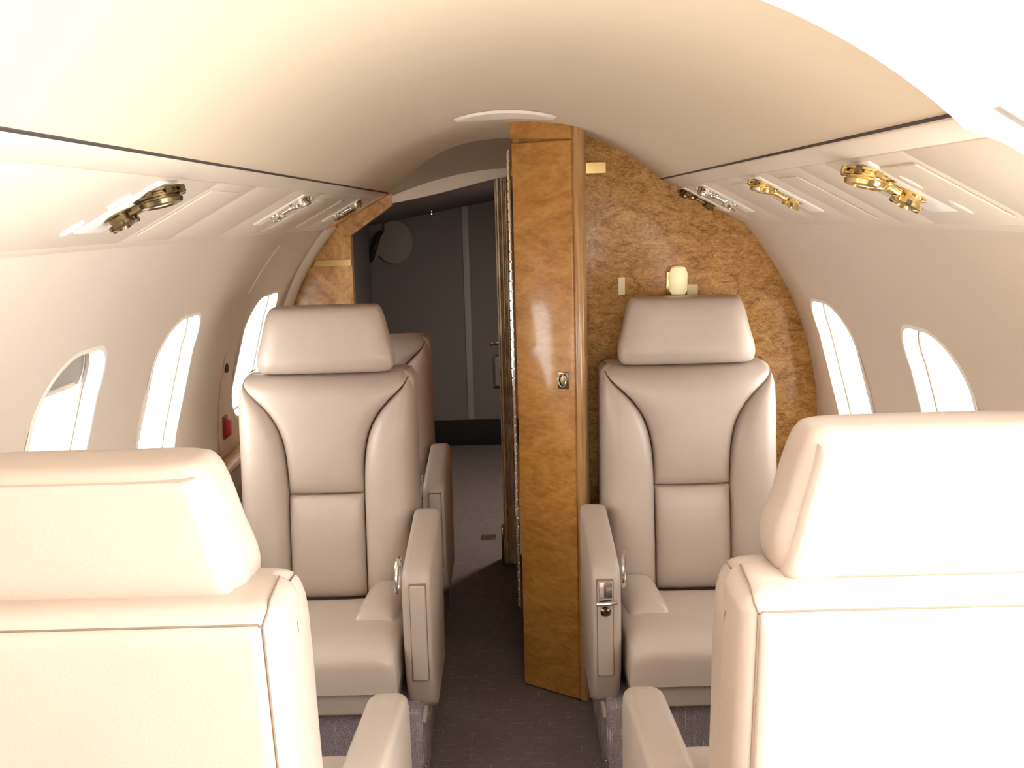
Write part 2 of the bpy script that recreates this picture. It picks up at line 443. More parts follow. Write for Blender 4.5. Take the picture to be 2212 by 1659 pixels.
# aft bulkhead left: narrow burl jamb between the sidewall and the lavatory doorway
pts = [(-0.612, 0.0), (-0.96, 0.0), (-0.96, CZ)]
for i in range(1, 13):
    t = TH_TOP * i / 12; pts.append((-(RW + 0.02) * math.cos(t), CZ + (RW + 0.02) * math.sin(t)))
pts += [(-0.60, 1.50), (-0.612, 1.40)]
bl = prism('wall_aft_left', pts, 'y', YL, YL + 0.05, 'burl_gold'); tag(bl, kind='structure')

# header over the lavatory doorway: a soft cove sweeping from the headliner back to an arch
def arch_z(x):          # lower edge of the cove
    t = min(1.0, max(0.0, (x + 0.452) / 0.46)); return 1.528 + (1.625 - 1.528) * math.sin(t * math.pi / 2) ** 0.9
def arch2_z(x):
    t = min(1.0, max(0.0, (x + 0.452) / 0.46)); return 1.507 + (1.600 - 1.507) * math.sin(t * math.pi / 2) - 0.022 * math.sin(t * math.pi)
bm = bmesh.new(); NX, NT = 30, 12; G = []
for i in range(NX + 1):
    x = -0.455 + 0.50 * i / NX
    s = max(0.0, min(1.0, (x + 0.455) / 0.30)); s = s * s * (3 - 2 * s)
    ytop = YL - 0.01 - 0.42 * s; row = []
    zt = ceil_z(x) + 0.004; zb = arch_z(x)
    for j in range(NT + 1):
        t = j / NT
        yy = ytop + (YL - ytop) * (1 - (1 - t) ** 1.7); zz = zt + (zb - zt) * t ** 1.25
        row.append(bm.verts.new((x, yy, zz)))
    G.append(row)
for i in range(NX):
    for j in range(NT): bm.faces.new((G[i][j], G[i + 1][j], G[i + 1][j + 1], G[i][j + 1]))
bmesh.ops.solidify(bm, geom=bm.faces[:], thickness=-0.012)
hd = link('wall_aft_header', tomesh(bm, 'header'), 'headliner', sharp=70); tag(hd, kind='structure')
# pale crescent trim on the arch
xs = [-0.455 + 0.50 * i / 30 for i in range(31)]
poly = [(x, arch_z(x) + 0.004) for x in xs] + [(x, arch2_z(x)) for x in xs[::-1]]
t1 = prism('trim_1', poly, 'y', YL - 0.004, YL + 0.03, 'ivory'); tag(t1, kind='structure')
t6 = prism('trim_6', [(-0.446, 1.545), (-0.446, 1.500), (-0.606, 1.392), (-0.70, 1.40), (-0.66, 1.46), (-0.50, 1.55)], 'y', YL - 0.006, YL + 0.05, 'burl_gold'); tag(t6, kind='structure')
# backing above the arch so that no daylight leaks
xs2 = [-0.455 + 0.50 * i / 30 for i in range(31)]
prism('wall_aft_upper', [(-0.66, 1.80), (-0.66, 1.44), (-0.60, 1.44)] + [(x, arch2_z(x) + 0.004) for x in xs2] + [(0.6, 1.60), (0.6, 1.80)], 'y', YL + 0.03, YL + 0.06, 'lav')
tag(bpy.data.objects['wall_aft_upper'], kind='structure')

# lavatory beyond the doorway
LY = 6.38
def lv(name, lo, hi, m='lav'):
    o = box(name, lo, hi, m); tag(o, kind='structure'); return o
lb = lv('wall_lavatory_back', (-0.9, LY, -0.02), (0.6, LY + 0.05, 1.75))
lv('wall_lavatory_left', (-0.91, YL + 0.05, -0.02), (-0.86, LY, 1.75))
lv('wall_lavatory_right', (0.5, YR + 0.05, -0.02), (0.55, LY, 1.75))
bm = bmesh.new()   # sloping lavatory ceiling, lower towards the tail and towards the side
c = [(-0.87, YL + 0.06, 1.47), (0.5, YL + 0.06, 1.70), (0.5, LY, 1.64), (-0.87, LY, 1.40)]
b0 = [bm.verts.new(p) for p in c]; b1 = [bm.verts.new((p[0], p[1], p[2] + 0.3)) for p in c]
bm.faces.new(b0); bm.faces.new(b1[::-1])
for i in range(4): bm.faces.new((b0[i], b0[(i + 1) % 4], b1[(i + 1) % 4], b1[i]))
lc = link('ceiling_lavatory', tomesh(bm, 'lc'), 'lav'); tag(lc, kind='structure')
bb = box('baseboard_lavatory', (-0.86, LY - 0.02, 0.0), (0.5, LY, 0.165), 'black', bev=0.004); tag(bb, kind='structure')
st = box('trim_2', (-0.285, LY - 0.008, 0.165), (-0.245, LY, 1.55), 'lavstrip', bev=0.003); tag(st, kind='structure')

# pale rounded arch trim where the left sidewall meets the aft bulkhead
bm = bmesh.new(); K = 26; rings = []
for i in range(K + 1):
    t = -0.5 + (TH_TOP + 0.5) * i / K
    if t < 0: cx, cz, nx, nz = -RW, CZ + t * RW, 1, 0
    else: cx, cz, nx, nz = -RW * math.cos(t), CZ + RW * math.sin(t), math.cos(t), -math.sin(t)
    ring = []
    for k in range(9):
        a = math.pi * k / 8
        d = 0.028 * math.sin(a); yy = YL - 0.045 + 0.045 * math.cos(a) * -1
        ring.append(bm.verts.new((cx + nx * d, yy, cz + nz * d)))
    rings.append(ring)
for A, B in zip(rings, rings[1:]):
    for k in range(8): bm.faces.new((A[k], A[k + 1], B[k + 1], B[k]))
    bm.faces.new((A[8], A[0], B[0], B[8]))
bm.faces.new(rings[0]); bm.faces.new(rings[-1][::-1])
tr = link('trim_3', tomesh(bm, 'trim'), 'ivory', sharp=60); tag(tr, kind='structure')

# light wood rounded post between closet and right bulkhead
ps = prism('trim_4', [(0.181, 2.880), (0.195, 2.870), (0.210, 2.877), (0.220, 2.90), (0.224, 3.05), (0.181, 3.05)], 'z', 0.0, ceil_z(0.2) + 0.01, 'post', bev=0.004, seg=2, sharp=50)
tag(ps, kind='structure')

# door surround on the right, where the cabin door stands open
bm = bmesh.new()
xs = [0.20 + (XS + 0.012 - 0.20) * i / 16 for i in range(17)]
prof_pts = [(x, ceil_z(x)) for x in xs]
prof_pts += [(0.50, 1.525), (0.60, 1.468), (0.70, 1.412)]
for i in range(1, 14):
    t = TH_TOP * (1 - i / 13); prof_pts.append((RW * math.cos(t), CZ + RW * math.sin(t)))
prof_pts += [(RW, 0.4), (RW, 0.0)]
def offs(p, d):
    dx, dz = p[0], p[1] - CZ
    if p[1] < CZ: dz = 0
    L_ = math.hypot(dx, dz); return (p[0] + dx / L_ * d, p[1] + dz / L_ * d)
rows = []
for d, yy in ((-0.004, DOOR[1] + 0.004), (-0.010, DOOR[1] - 0.006), (-0.006, DOOR[1] - 0.016), (0.06, DOOR[1] - 0.030), (0.075, DOOR[1] - 0.012), (0.06, DOOR[1] - 0.002)):
    rows.append([bm.verts.new((*[offs(p, d)[0]], yy, offs(p, d)[1])) for p in prof_pts])
for A, B in zip(rows, rows[1:] + rows[:1]):
    for i in range(len(prof_pts) - 1): bm.faces.new((A[i], A[i + 1], B[i + 1], B[i]))
bm.faces.new([r[0] for r in rows]); bm.faces.new([r[-1] for r in rows][::-1])
d1 = empty('door_1'); tag(d1, kind='structure')
link('door_frame', tomesh(bm, 'door_frame'), 'white', d1, sharp=40)
prism('latch_plate', [(0.472, 1.548), (0.512, 1.524), (0.518, 1.530), (0.478, 1.556)], 'y', DOOR[1] - 0.045, DOOR[1] - 0.026, 'shade', d1, bev=0.003)

# ------------------------------------------------------------------ overhead panels (service rails above the seats)
ax, az = SEAM; bx_, bz_ = PBOT
dl = math.hypot(bx_ - ax, bz_ - az); dx_, dz_ = (bx_ - ax) / dl, (bz_ - az) / dl
def psu_pt(side, s, y, d=0.0):
    """s metres down the panel from the headliner seam, d metres proud (towards the aisle below)."""
    nx, nz = dz_, -dx_        # faces down and inboard
    return (side * (ax + dx_ * s + nx * d), y, az + dz_ * s + nz * d)
def slab(name, side, s0, s1, y0, y1, d0, d1, m, parent, bev=0.0, seg=2):
    bm = bmesh.new()
    V = [bm.verts.new(psu_pt(side, s, y, d)) for d in (d0, d1) for (s, y) in ((s0, y0), (s1, y0), (s1, y1), (s0, y1))]
    for q in ((0, 1, 2, 3), (7, 6, 5, 4), (0, 4, 5, 1), (1, 5, 6, 2), (2, 6, 7, 3), (3, 7, 4, 0)): bm.faces.new([V[i] for i in q])
    bmesh.ops.recalc_face_normals(bm, faces=bm.faces)
    if bev: bmesh.ops.bevel(bm, geom=bm.edges[:], offset=bev, segments=seg, profile=0.5, affect='EDGES')
    return link(name, tomesh(bm, name), m, parent)
def overhead(side, y0, y1, breaks, label):
    e = empty('overhead_panel', (0, 0, 0)); tag(e, label, 'overhead panel')
    slab('backing', side, -0.02, dl + 0.03, y0, y1, -0.05, -0.012, 'gap', e)
    slab('upper_rail', side, 0.003, 0.044, y0, y1, -0.012, 0.002, 'psu', e, 0.003)
    slab('seal_shadow', side, -0.0015, 0.0028, y0, y1, -0.02, -0.001, 'gap', e)
    slab('seal_shadow', side, dl + 0.001, dl + 0.006, y0, y1, -0.05, -0.004, 'lipshadow', e)  # brown strip with the shadow under the lip put into its colour
    ys = [y0] + breaks + [y1]
    for a, b in zip(ys, ys[1:]):
        slab('panel', side, 0.0475, dl - 0.028, a + 0.0012, b - 0.0012, -0.012, 0.0, 'psu', e, 0.002)
    # rolled lower lip
    bm = bmesh.new(); R0 = []
    for yy in (y0, y1):
        R0.append([bm.verts.new(psu_pt(side, s, yy, d)) for s, d in ((dl - 0.03, -0.012), (dl - 0.03, 0.0), (dl - 0.012, 0.001), (dl - 0.002, -0.004), (dl + 0.002, -0.016), (dl + 0.004, -0.05), (dl - 0.03, -0.05))])
    n = len(R0[0])
    for i in range(n): bm.faces.new((R0[0][i], R0[0][(i + 1) % n], R0[1][(i + 1) % n], R0[1][i]))
    bm.faces.new(R0[0][::-1]); bm.faces.new(R0[1])
    link('lower_lip', tomesh(bm, 'lip'), 'psu', e, sharp=50)
    return e
oL = overhead(-1, Y0, 3.985, [0.7, 1.78, 2.05, 2.42, 2.78, 3.16, 3.42, 3.72], 'long cream overhead service panel along the left side above the windows')
oR = overhead(1, DOOR[1] + 0.006, YR - 0.002, [1.30, 1.62, 1.76, 1.98, 2.22, 2.52, 2.82], 'cream overhead service panel above the right-hand windows, ending at the open door')
# burl end cap of the left panel by the lavatory doorway
slab('end_cap', -1, 0.002, dl - 0.012, 3.885, 4.03, -0.05, 0.005, 'burl_gold', oL, 0.003)

def mask_door(side, y0, y1, s0, s1, parent):
    """raised oxygen-mask door: a thin lid with bright edges, part of the panel."""
    slab('mask_door', side, s0, s1, y0, y1, 0.0, 0.0035, 'psu', parent, 0.0025, 3)
mask_door(1, 1.315, 1.47, 0.075, 0.225, oR); mask_door(1, 1.83, 1.95, 0.07, 0.235, oR); mask_door(1, 2.24, 2.36, 0.07, 0.235, oR)
mask_door(-1, 1.80, 2.00, 0.07, 0.225, oL); mask_door(-1, 2.82, 2.98, 0.07, 0.235, oL); mask_door(-1, 3.20, 3.27, 0.07, 0.235, oL)

def frame_on(side, s, y, d=0.0):
    o = Vector(psu_pt(side, s, y, d)); n = Vector((side * dz_, 0, -dx_)).normalized()
    down = Vector((side * dx_, 0, dz_)); back = Vector((0, 1, 0))
    return Matrix(((down.x, back.x, n.x, o.x), (down.y, back.y, n.y, o.y), (down.z, back.z, n.z, o.z), (0, 0, 0, 1)))

def service_unit(side, y, big, metal, label, cat='air vent', group=None):
    e = empty('air_vent', psu_pt(side, 0.15, y)); tag(e, label, cat, group)
    inv = Matrix.Translation(-e.location)
    k = 1.0 if big else 0.82
    # pale recessed plate, wedge shaped
    bm = bmesh.new(); hw = 0.052 * k
    poly = [(0.056, y - hw), (0.056, y + hw), (0.205, y + hw * 0.9), (0.205, y - hw)]
    A = [bm.verts.new(psu_pt(side, s, yy, -0.004)) for s, yy in poly]; B = [bm.verts.new(psu_pt(side, s, yy, 0.004)) for s, yy in poly]
    bm.faces.new(A[::-1]); bm.faces.new(B)
    for i in range(4): bm.faces.new((A[i], A[(i + 1) % 4], B[(i + 1) % 4], B[i]))
    bmesh.ops.recalc_face_normals(bm, faces=bm.faces)
    bmesh.ops.bevel(bm, geom=bm.edges[:], offset=0.003, segments=2, profile=0.5, affect='EDGES')
    bmesh.ops.transform(bm, matrix=inv, verts=bm.verts)
    link('plate', tomesh(bm, 'plate'), 'white', e)
    # swivelling reading light: ribbed brass barrel
    Mx = inv @ frame_on(side, 0.080, y + 0.002, 0.0) @ Matrix.Rotation(rad(14), 4, 'Y') @ Matrix.Diagonal((k * 0.95, k * 1.1, k * 0.62, 1))
    pr = [(0.040, 0.002), (0.040, 0.008), (0.034, 0.010), (0.034, 0.013), (0.038, 0.015), (0.038, 0.020), (0.031, 0.022), (0.031, 0.026), (0.034, 0.028), (0.032, 0.038), (0.024, 0.041), (0.021, 0.034)]
    lamp = lathe('reading_light', pr, metal, e, 22, Mx)
    lathe('lens', [(0.0205, 0.030), (0.018, 0.036), (0.010, 0.039)], 'lens', lamp, 16, Mx)
    for a in range(8):
        an = 2 * math.pi * a / 8
        m2 = Mx @ Matrix.Translation((0.0385 * math.cos(an), 0.0385 * math.sin(an), 0.011)) @ Matrix.Rotation(an, 4, 'Z')
        b = box_bm((-0.004, -0.005, -0.009), (0.004, 0.005, 0.010), 0.0015, 1); bmesh.ops.transform(b, matrix=m2, verts=b.verts)
        link('rib', tomesh(b, 'rib'), 'darkbrass' if a % 2 else metal, lamp)
    # bridge between light and air nozzle
    Mb = inv @ frame_on(side, 0.118, y - 0.002, 0.004)
    b = box_bm((-0.026 * k, -0.010 * k, 0), (0.030 * k, 0.012 * k, 0.012 * k), 0.003, 2); bmesh.ops.transform(b, matrix=Mb, verts=b.verts)
    link('bridge', tomesh(b, 'bridge'), metal, e)
    # small air outlet: collar, nozzle and knurled ring
    Mn = inv @ frame_on(side, 0.148, y - 0.004, 0.003) @ Matrix.Diagonal((k, k * 1.1, k * 0.7, 1))
    nz = lathe('nozzle', [(0.024, 0.0), (0.024, 0.005), (0.018, 0.007), (0.018, 0.018), (0.022, 0.020), (0.022, 0.027), (0.012, 0.030), (0.009, 0.022)], metal, e, 18, Mn)
    for a in range(6):
        an = 2 * math.pi * a / 6 + 0.3
        m2 = Mn @ Matrix.Translation((0.021 * math.cos(an), 0.021 * math.sin(an), 0.0235)) @ Matrix.Rotation(an, 4, 'Z')
        b = box_bm((-0.003, -0.004, -0.005), (0.003, 0.004, 0.005), 0.001, 1); bmesh.ops.transform(b, matrix=m2, verts=b.verts)
        link('rib', tomesh(b, 'rib'), 'darkbrass' if a % 2 == 0 else metal, nz)
    # two small oval call buttons beside it
    if big:
        for s_, yy in ((0.115, y - 0.075), (0.19, y - 0.085)):
            Mo = inv @ frame_on(side, s_, yy, 0.0) @ Matrix.Diagonal((1.6, 0.7, 1, 1))
            lathe('button', [(0.013, 0.0), (0.013, 0.003), (0.010, 0.005)], 'white', e, 18, Mo)
    return e
g = 'brass reading light and air vent units in the overhead panels'
service_unit(-1, 1.55, True, 'darkbrass', 'largest dark brass reading light and air vent in the left overhead panel', group=g)
service_unit(-1, 2.60, False, 'chrome', 'pewter coloured light and air vent midway along the left overhead panel', group=g)
service_unit(-1, 3.53, False, 'chrome', 'farthest light and air vent in the left overhead panel, beside the maroon label', group=g)
service_unit(1, 1.49, True, 'brass', 'largest gold light and air vent in the right overhead panel, nearest the open door', group=g)
service_unit(1, 2.10, False, 'brass', 'second gold light and air vent from the open door, right overhead panel', group=g)
service_unit(1, 2.68, False, 'chrome', 'third light and air vent from the open door, right overhead panel', group=g)
service_unit(1, 2.965, False, 'darkbrass', 'dark light and air vent tucked against the right burl bulkhead', group=g)
# maroon warning label on the left panel
e = slab('warning_label', -1, 0.125, 0.200, 3.735, 3.845, 0.0, 0.002, 'maroon', None, 0.0006, 1)
tag(e, 'small maroon label on left overhead panel by the doorway', 'label')
# oval flush ceiling light
bm = bmesh.new(); N = 40; A = []; B = []
for k in range(N):
    a = 2 * math.pi * k / N; x = 0.0 + 0.135 * math.cos(a); y = 2.72 + 0.085 * math.sin(a)
    A.append(bm.verts.new((x, y, ceil_z(x) - 0.001))); B.append(bm.verts.new((x * 0.93, 2.72 + 0.93 * (y - 2.72), ceil_z(x * 0.93) - 0.008)))
for k in range(N): bm.faces.new((A[k], A[(k + 1) % N], B[(k + 1) % N], B[k]))
bm.faces.new(B)
e = empty('ceiling_light', (0, 2.72, ceil_z(0))); tag(e, 'pale oval flush light in the cabin ceiling', 'ceiling light')
o = link('lens', tomesh(bm, 'lens'), 'lens', e); o.matrix_parent_inverse = Matrix.Translation((0, -2.72, -ceil_z(0)))

# ------------------------------------------------------------------ tall burl closet standing in the aisle
cA = Vector((0.012, 2.995, 0)); cB = Vector((0.180, 2.872, 0))      # front face, far edge and near edge
cdir = (cB - cA).normalized(); cn = Vector((cdir.y, -cdir.x, 0)); cw = (cB - cA).length
cl = empty('tall_closet', cA, math.atan2(cdir.y, cdir.x)); tag(cl, 'tall amber burl wood closet between the aisle and the right seat', 'closet')
# local x along the front, local y away from the viewer
ztop = 1.66
box('body', (0.0, 0.014, 0.0), (cw, 0.05, 1.70), 'burl_closet', cl)
hdr = prism('header', [(0.0, 1.668), (cw, 1.656), (cw, 1.70), (cw * 0.5, 1.716), (0, 1.716)], 'y', 0.0, 0.02, 'burl_closet', cl, bev=0.002, seg=1)
dr = box('door', (0.004, 0.0, 0.006), (cw - 0.002, 0.014, 1.655), 'burl_closet', cl, bev=0.003)
# flush ring latch
box('latch', (cw - 0.058, -0.003, 0.955), (cw - 0.020, 0.0005, 1.005), 'darkbrass', dr, bev=0.002)
pts = [(cw - 0.039 + 0.013 * math.cos(a) ** 1, -0.006, 0.980 + 0.018 * math.sin(a)) for a in [2 * math.pi * k / 20 for k in range(20)]]
tube('latch_ring', pts, 0.0025, 'chrome', dr, closed=True)
# aisle side of the closet and its piano hinge
bm = bmesh.new()
box('piano_hinge', (-0.010, -0.002, 0.25), (-0.003, 0.006, 1.64), 'chrome', cl, bev=0.002)
for k in range(46):
    pass
hb = bmesh.new()
for k in range(48):
    z = 0.26 + k * 0.0287
    b2 = lathe_bm([(0.0042, 0), (0.0042, 0.024)], 8, Matrix.Translation((-0.0065, -0.003, z))); me = bpy.data.meshes.new('t'); b2.to_mesh(me); b2.free(); hb.from_mesh(me); bpy.data.meshes.remove(me)
link('hinge_knuckles', tomesh(hb, 'hk'), 'chrome', cl)
bm.free()

# folded pleated door at the doorway edge
fd = empty('folding_door', (-0.02, 4.14, 0)); tag(fd, 'bronze accordion door folded back at the doorway beside the closet', 'folding door')
for k in range(8):
    x0 = -0.030 + k * 0.0082
    mm = 'pleat2' if k % 3 == 1 else 'pleat'
    top = 1.600 + 0.002 * k
    y0 = -0.05 - 0.012 * (k % 2)
    prism('pleat', [(x0, y0), (x0 + 0.0042, y0 - 0.010), (x0 + 0.0078, y0), (x0 + 0.0078, 0.06), (x0, 0.06)], 'z', 0.012, top, mm, fd, bev=0.0012, seg=1)
box('edge_bar', (-0.041, -0.070, 0.006), (-0.0305, -0.01, 0.17), 'brass', fd, bev=0.002)
box('head_clip', (-0.028, -0.075, 1.612), (0.034, 0.03, 1.632), 'darkbrass', fd, bev=0.004)
# partition filling the gap behind closet to the folded door
pt = box('wall_corridor_right', (0.030, 3.06, 0.0), (0.055, 4.24, 1.70), 'burl_closet'); tag(pt, kind='structure')

# ------------------------------------------------------------------ bulkhead reflections built as solid pieces
def plate(name, lo, hi, m, label, cat, bev=0.001):
    o = box(name, lo, hi, m, None, bev, 1); tag(o, label, cat); return o
plate('brass_reflection', (0.232, YR - 0.004, 1.567), (0.292, YR, 1.600), 'brass', 'brass plate standing in for a reflection high on the right burl bulkhead beside the wood post', 'plate')  # reflection on the veneer modelled as a brass piece
plate('glint', (0.325, YR - 0.004, 1.210), (0.345, YR, 1.262), 'cream', 'slim ivory stand-in for a reflection on the burl bulkhead, upper left of the right headrest', 'glint')  # small pale reflection given as a cream box
e = empty('bulkhead_reflection', (0.50, YR, 1.24)); tag(e, 'small glowing stand-in for a yellow reflection on the burl bulkhead above the right headrest', 'highlight')  # yellow-white reflection shaped as a lamp; no fitting is there
box('reflection_back', (-0.032, -0.006, -0.045), (0.020, 0.0, 0.035), 'brass', e, 0.002)
lathe('shade', [(0.020, -0.030), (0.026, -0.02), (0.028, 0.03), (0.020, 0.048), (0.008, 0.052)], 'glow', e, 18, Matrix.Translation((0.0, -0.030, 0.0)))  # glowing core of the stand-in reflection, not a lamp shade
box('reflection_side', (0.030, -0.010, -0.048), (0.062, 0.0, -0.004), 'cream', e, 0.002)
plate('brass_strip_reflection', (-0.775, YL - 0.004, 1.272), (-0.614, YL, 1.298), 'brass', 'brass strip standing in for a reflection across the narrow burl panel left of the doorway', 'strip')  # golden reflection on the burl, laid on as brass

# lavatory fittings
e = empty('added_dome_light', (0.36, 4.75, 1.645)); tag(e, 'small added dome light, out of view, brightening the lavatory', 'lamp')  # added lamp, unseen, to lift the dark lavatory
lathe('base', [(0.085, -0.022), (0.085, 0.05)], 'white', e, 24); lathe('added_dome', [(0.02, -0.056), (0.055, -0.046), (0.076, -0.023)], 'lens', e, 24)
ld = bpy.data.lights.new('added_dome_glow', 'AREA'); ld.shape = 'DISK'; ld.size = 0.15; ld.energy = 14.0; ld.color = (1.0, 0.86, 0.74)  # extra light to brighten the lavatory
lo_ = bpy.data.objects.new('added_dome_glow', ld); COL.objects.link(lo_); lo_.parent = e; lo_.location = (0, 0, -0.06)
e = empty('hanging_cap', (-0.715, LY, 1.30)); tag(e, 'rounded grey cap hanging on the dark lavatory wall', 'cap')
N = 28; pts = []
for k in range(N + 1):
    a = rad(118) - rad(262) * k / N
    pts.append((0.118 * math.cos(a) + 0.008, 0.135 * math.sin(a)))
pts += [(-0.13, -0.115), (-0.075, 0.035), (-0.05, 0.065), (-0.052, 0.082)]
def capF(s, d): return [(x * s, z * s) for x, z in pts]
bm = bmesh.new(); rr = []
for s, y in ((1.0, 0.0), (1.0, -0.016), (0.975, -0.022), (0.93, -0.024)):
    rr.append([bm.verts.new((x * s, y, z * s)) for x, z in pts])
for A, B in zip(rr, rr[1:]):
    for i in range(len(pts)): bm.faces.new((A[i], A[(i + 1) % len(pts)], B[(i + 1) % len(pts)], B[i]))
bm.faces.new(rr[0]); bm.faces.new(rr[-1][::-1])
link('crown', tomesh(bm, 'crown'), 'lavlight', e, sharp=70)
tube('brim', [(-0.145, -0.03, -0.12), (-0.125, -0.045, -0.03), (-0.095, -0.045, 0.03), (-0.065, -0.03, 0.068)], 0.012, 'black', e)
e = empty('coat_hook', (-0.448, LY - 0.30, 1.505)); tag(e, 'small chrome hook under the lavatory ceiling', 'hook')
lathe('stem', [(0.006, -0.03), (0.006, 0.012)], 'chrome', e, 10); lathe('knob', [(0.004, -0.05), (0.014, -0.044), (0.014, -0.034), (0.006, -0.028)], 'chrome', e, 14)
e = empty('door_bolt', (-0.085, LY, 0.655)); tag(e, 'small brass bolt on the lavatory wall above the framed flap', 'bolt')
box('bar', (-0.032, -0.02, -0.006), (0.04, -0.004, 0.006), 'brass', e, 0.003); lathe('knob', [(0.008, 0), (0.012, 0.008), (0.008, 0.02)], 'brass', e, 12, Matrix.Translation((-0.034, -0.004, 0)) @ Matrix.Rotation(rad(90), 4, 'X'))
e = empty('cup_flap', (-0.06, LY, 0.475)); tag(e, 'chrome framed flap low on the lavatory wall by the folded door', 'flap')
box('panel', (-0.045, -0.008, -0.095), (0.085, 0, 0.095), 'lavlight', e, 0.004)
fr = [(-0.05, -0.012, -0.1), (-0.05, -0.012, 0.085), (-0.046, -0.012, 0.097), (-0.036, -0.012, 0.101), (0.09, -0.012, 0.101), (0.09, -0.012, -0.1)]
tube('frame', fr, 0.005, 'chrome', e, closed=True)
plate('floor_plate', (-0.16, 4.44, 0.0), (-0.09, 4.50, 0.006), 'brass', 'small brass plate set in the floor beyond the doorway', 'plate', 0.002)

# ------------------------------------------------------------------ side ledges under the windows
def ledge(side, y0, y1, label):
    e = empty('side_ledge', (side * 0.88, (y0 + y1) / 2, 0)); tag(e, label, 'ledge')
    hy = (y1 - y0) / 2
    lo, hi = (0.868 - 0.88, 0.925 - 0.88)
    a, b = (lo, hi) if side > 0 else (-hi, -lo)
    box('body', (a, -hy, 0.0), (b, hy, 0.690), 'leather_dark', e, 0.008)
    box('top', (a - 0.004, -hy, 0.692), (b, hy, 0.715), 'burl_gold', e, 0.006)
ledge(-1, 0.6, 3.90, 'wood topped side ledge along the left wall under the windows')
ledge(1, 1.06, 3.04, 'wood topped side ledge along the right wall under the windows')
# red exit handle and hatch latch on the left wall
e = empty('exit_handle', on_wall(-1, 3.225, 0.0, RW)); tag(e, 'red emergency exit handle on the left wall beside the far seat', 'handle')
box('handle_grip', (0.0, -0.022, -0.026), (0.020, 0.016, 0.030), 'red', e, 0.006); box('base', (-0.002, -0.028, -0.034), (0.006, 0.022, 0.040), 'maroon', e, 0.002)
e = empty('hatch_latch', on_wall(-1, 3.21, 0.213, RW)); tag(e, 'small dark oval latch on the left wall before the third window', 'latch')
lathe('button', [(0.016, 0.0), (0.016, 0.004), (0.010, 0.007)], 'gap', e, 16, Matrix.Rotation(rad(90), 4, 'Y'))
# hatch joint line
pts = [on_wall(-1, 3.17 - 0.04 * (1 - t) , -0.15 + 0.42 * t, RW) for t in [i / 12 for i in range(13)]]
o = tube('trim_5', pts, 0.0035, 'post'); tag(o, kind='structure')
pts = [on_wall(-1, 3.22 + 0.06 * t, 0.48 + 0.19 * t, RW) for t in [i / 8 for i in range(9)]]
o = tube('trim_7', pts, 0.003, 'ivory'); tag(o, kind='structure')

# ------------------------------------------------------------------ seats
REC = math.tan(rad(7.0))
def rec(z): return (z - 0.45) * REC
CT = [(0.3, 0.105), (0.74, 0.106), (0.80, 0.110), (0.85, 0.119), (0.89, 0.135), (0.925, 0.158), (0.955, 0.187), (0.98, 0.215), (1.0, 0.232), (1.03, 0.24)]
def smooth_ct(z):
    return (interp(CT, z - 0.012) + interp(CT, z) + interp(CT, z + 0.012)) / 3
def wout(z):
    if z < 0.945: return 0.250
    t = min(1.0, (z - 0.945) / 0.085); return 0.250 - 0.055 * (1 - math.sqrt(1 - t * t))

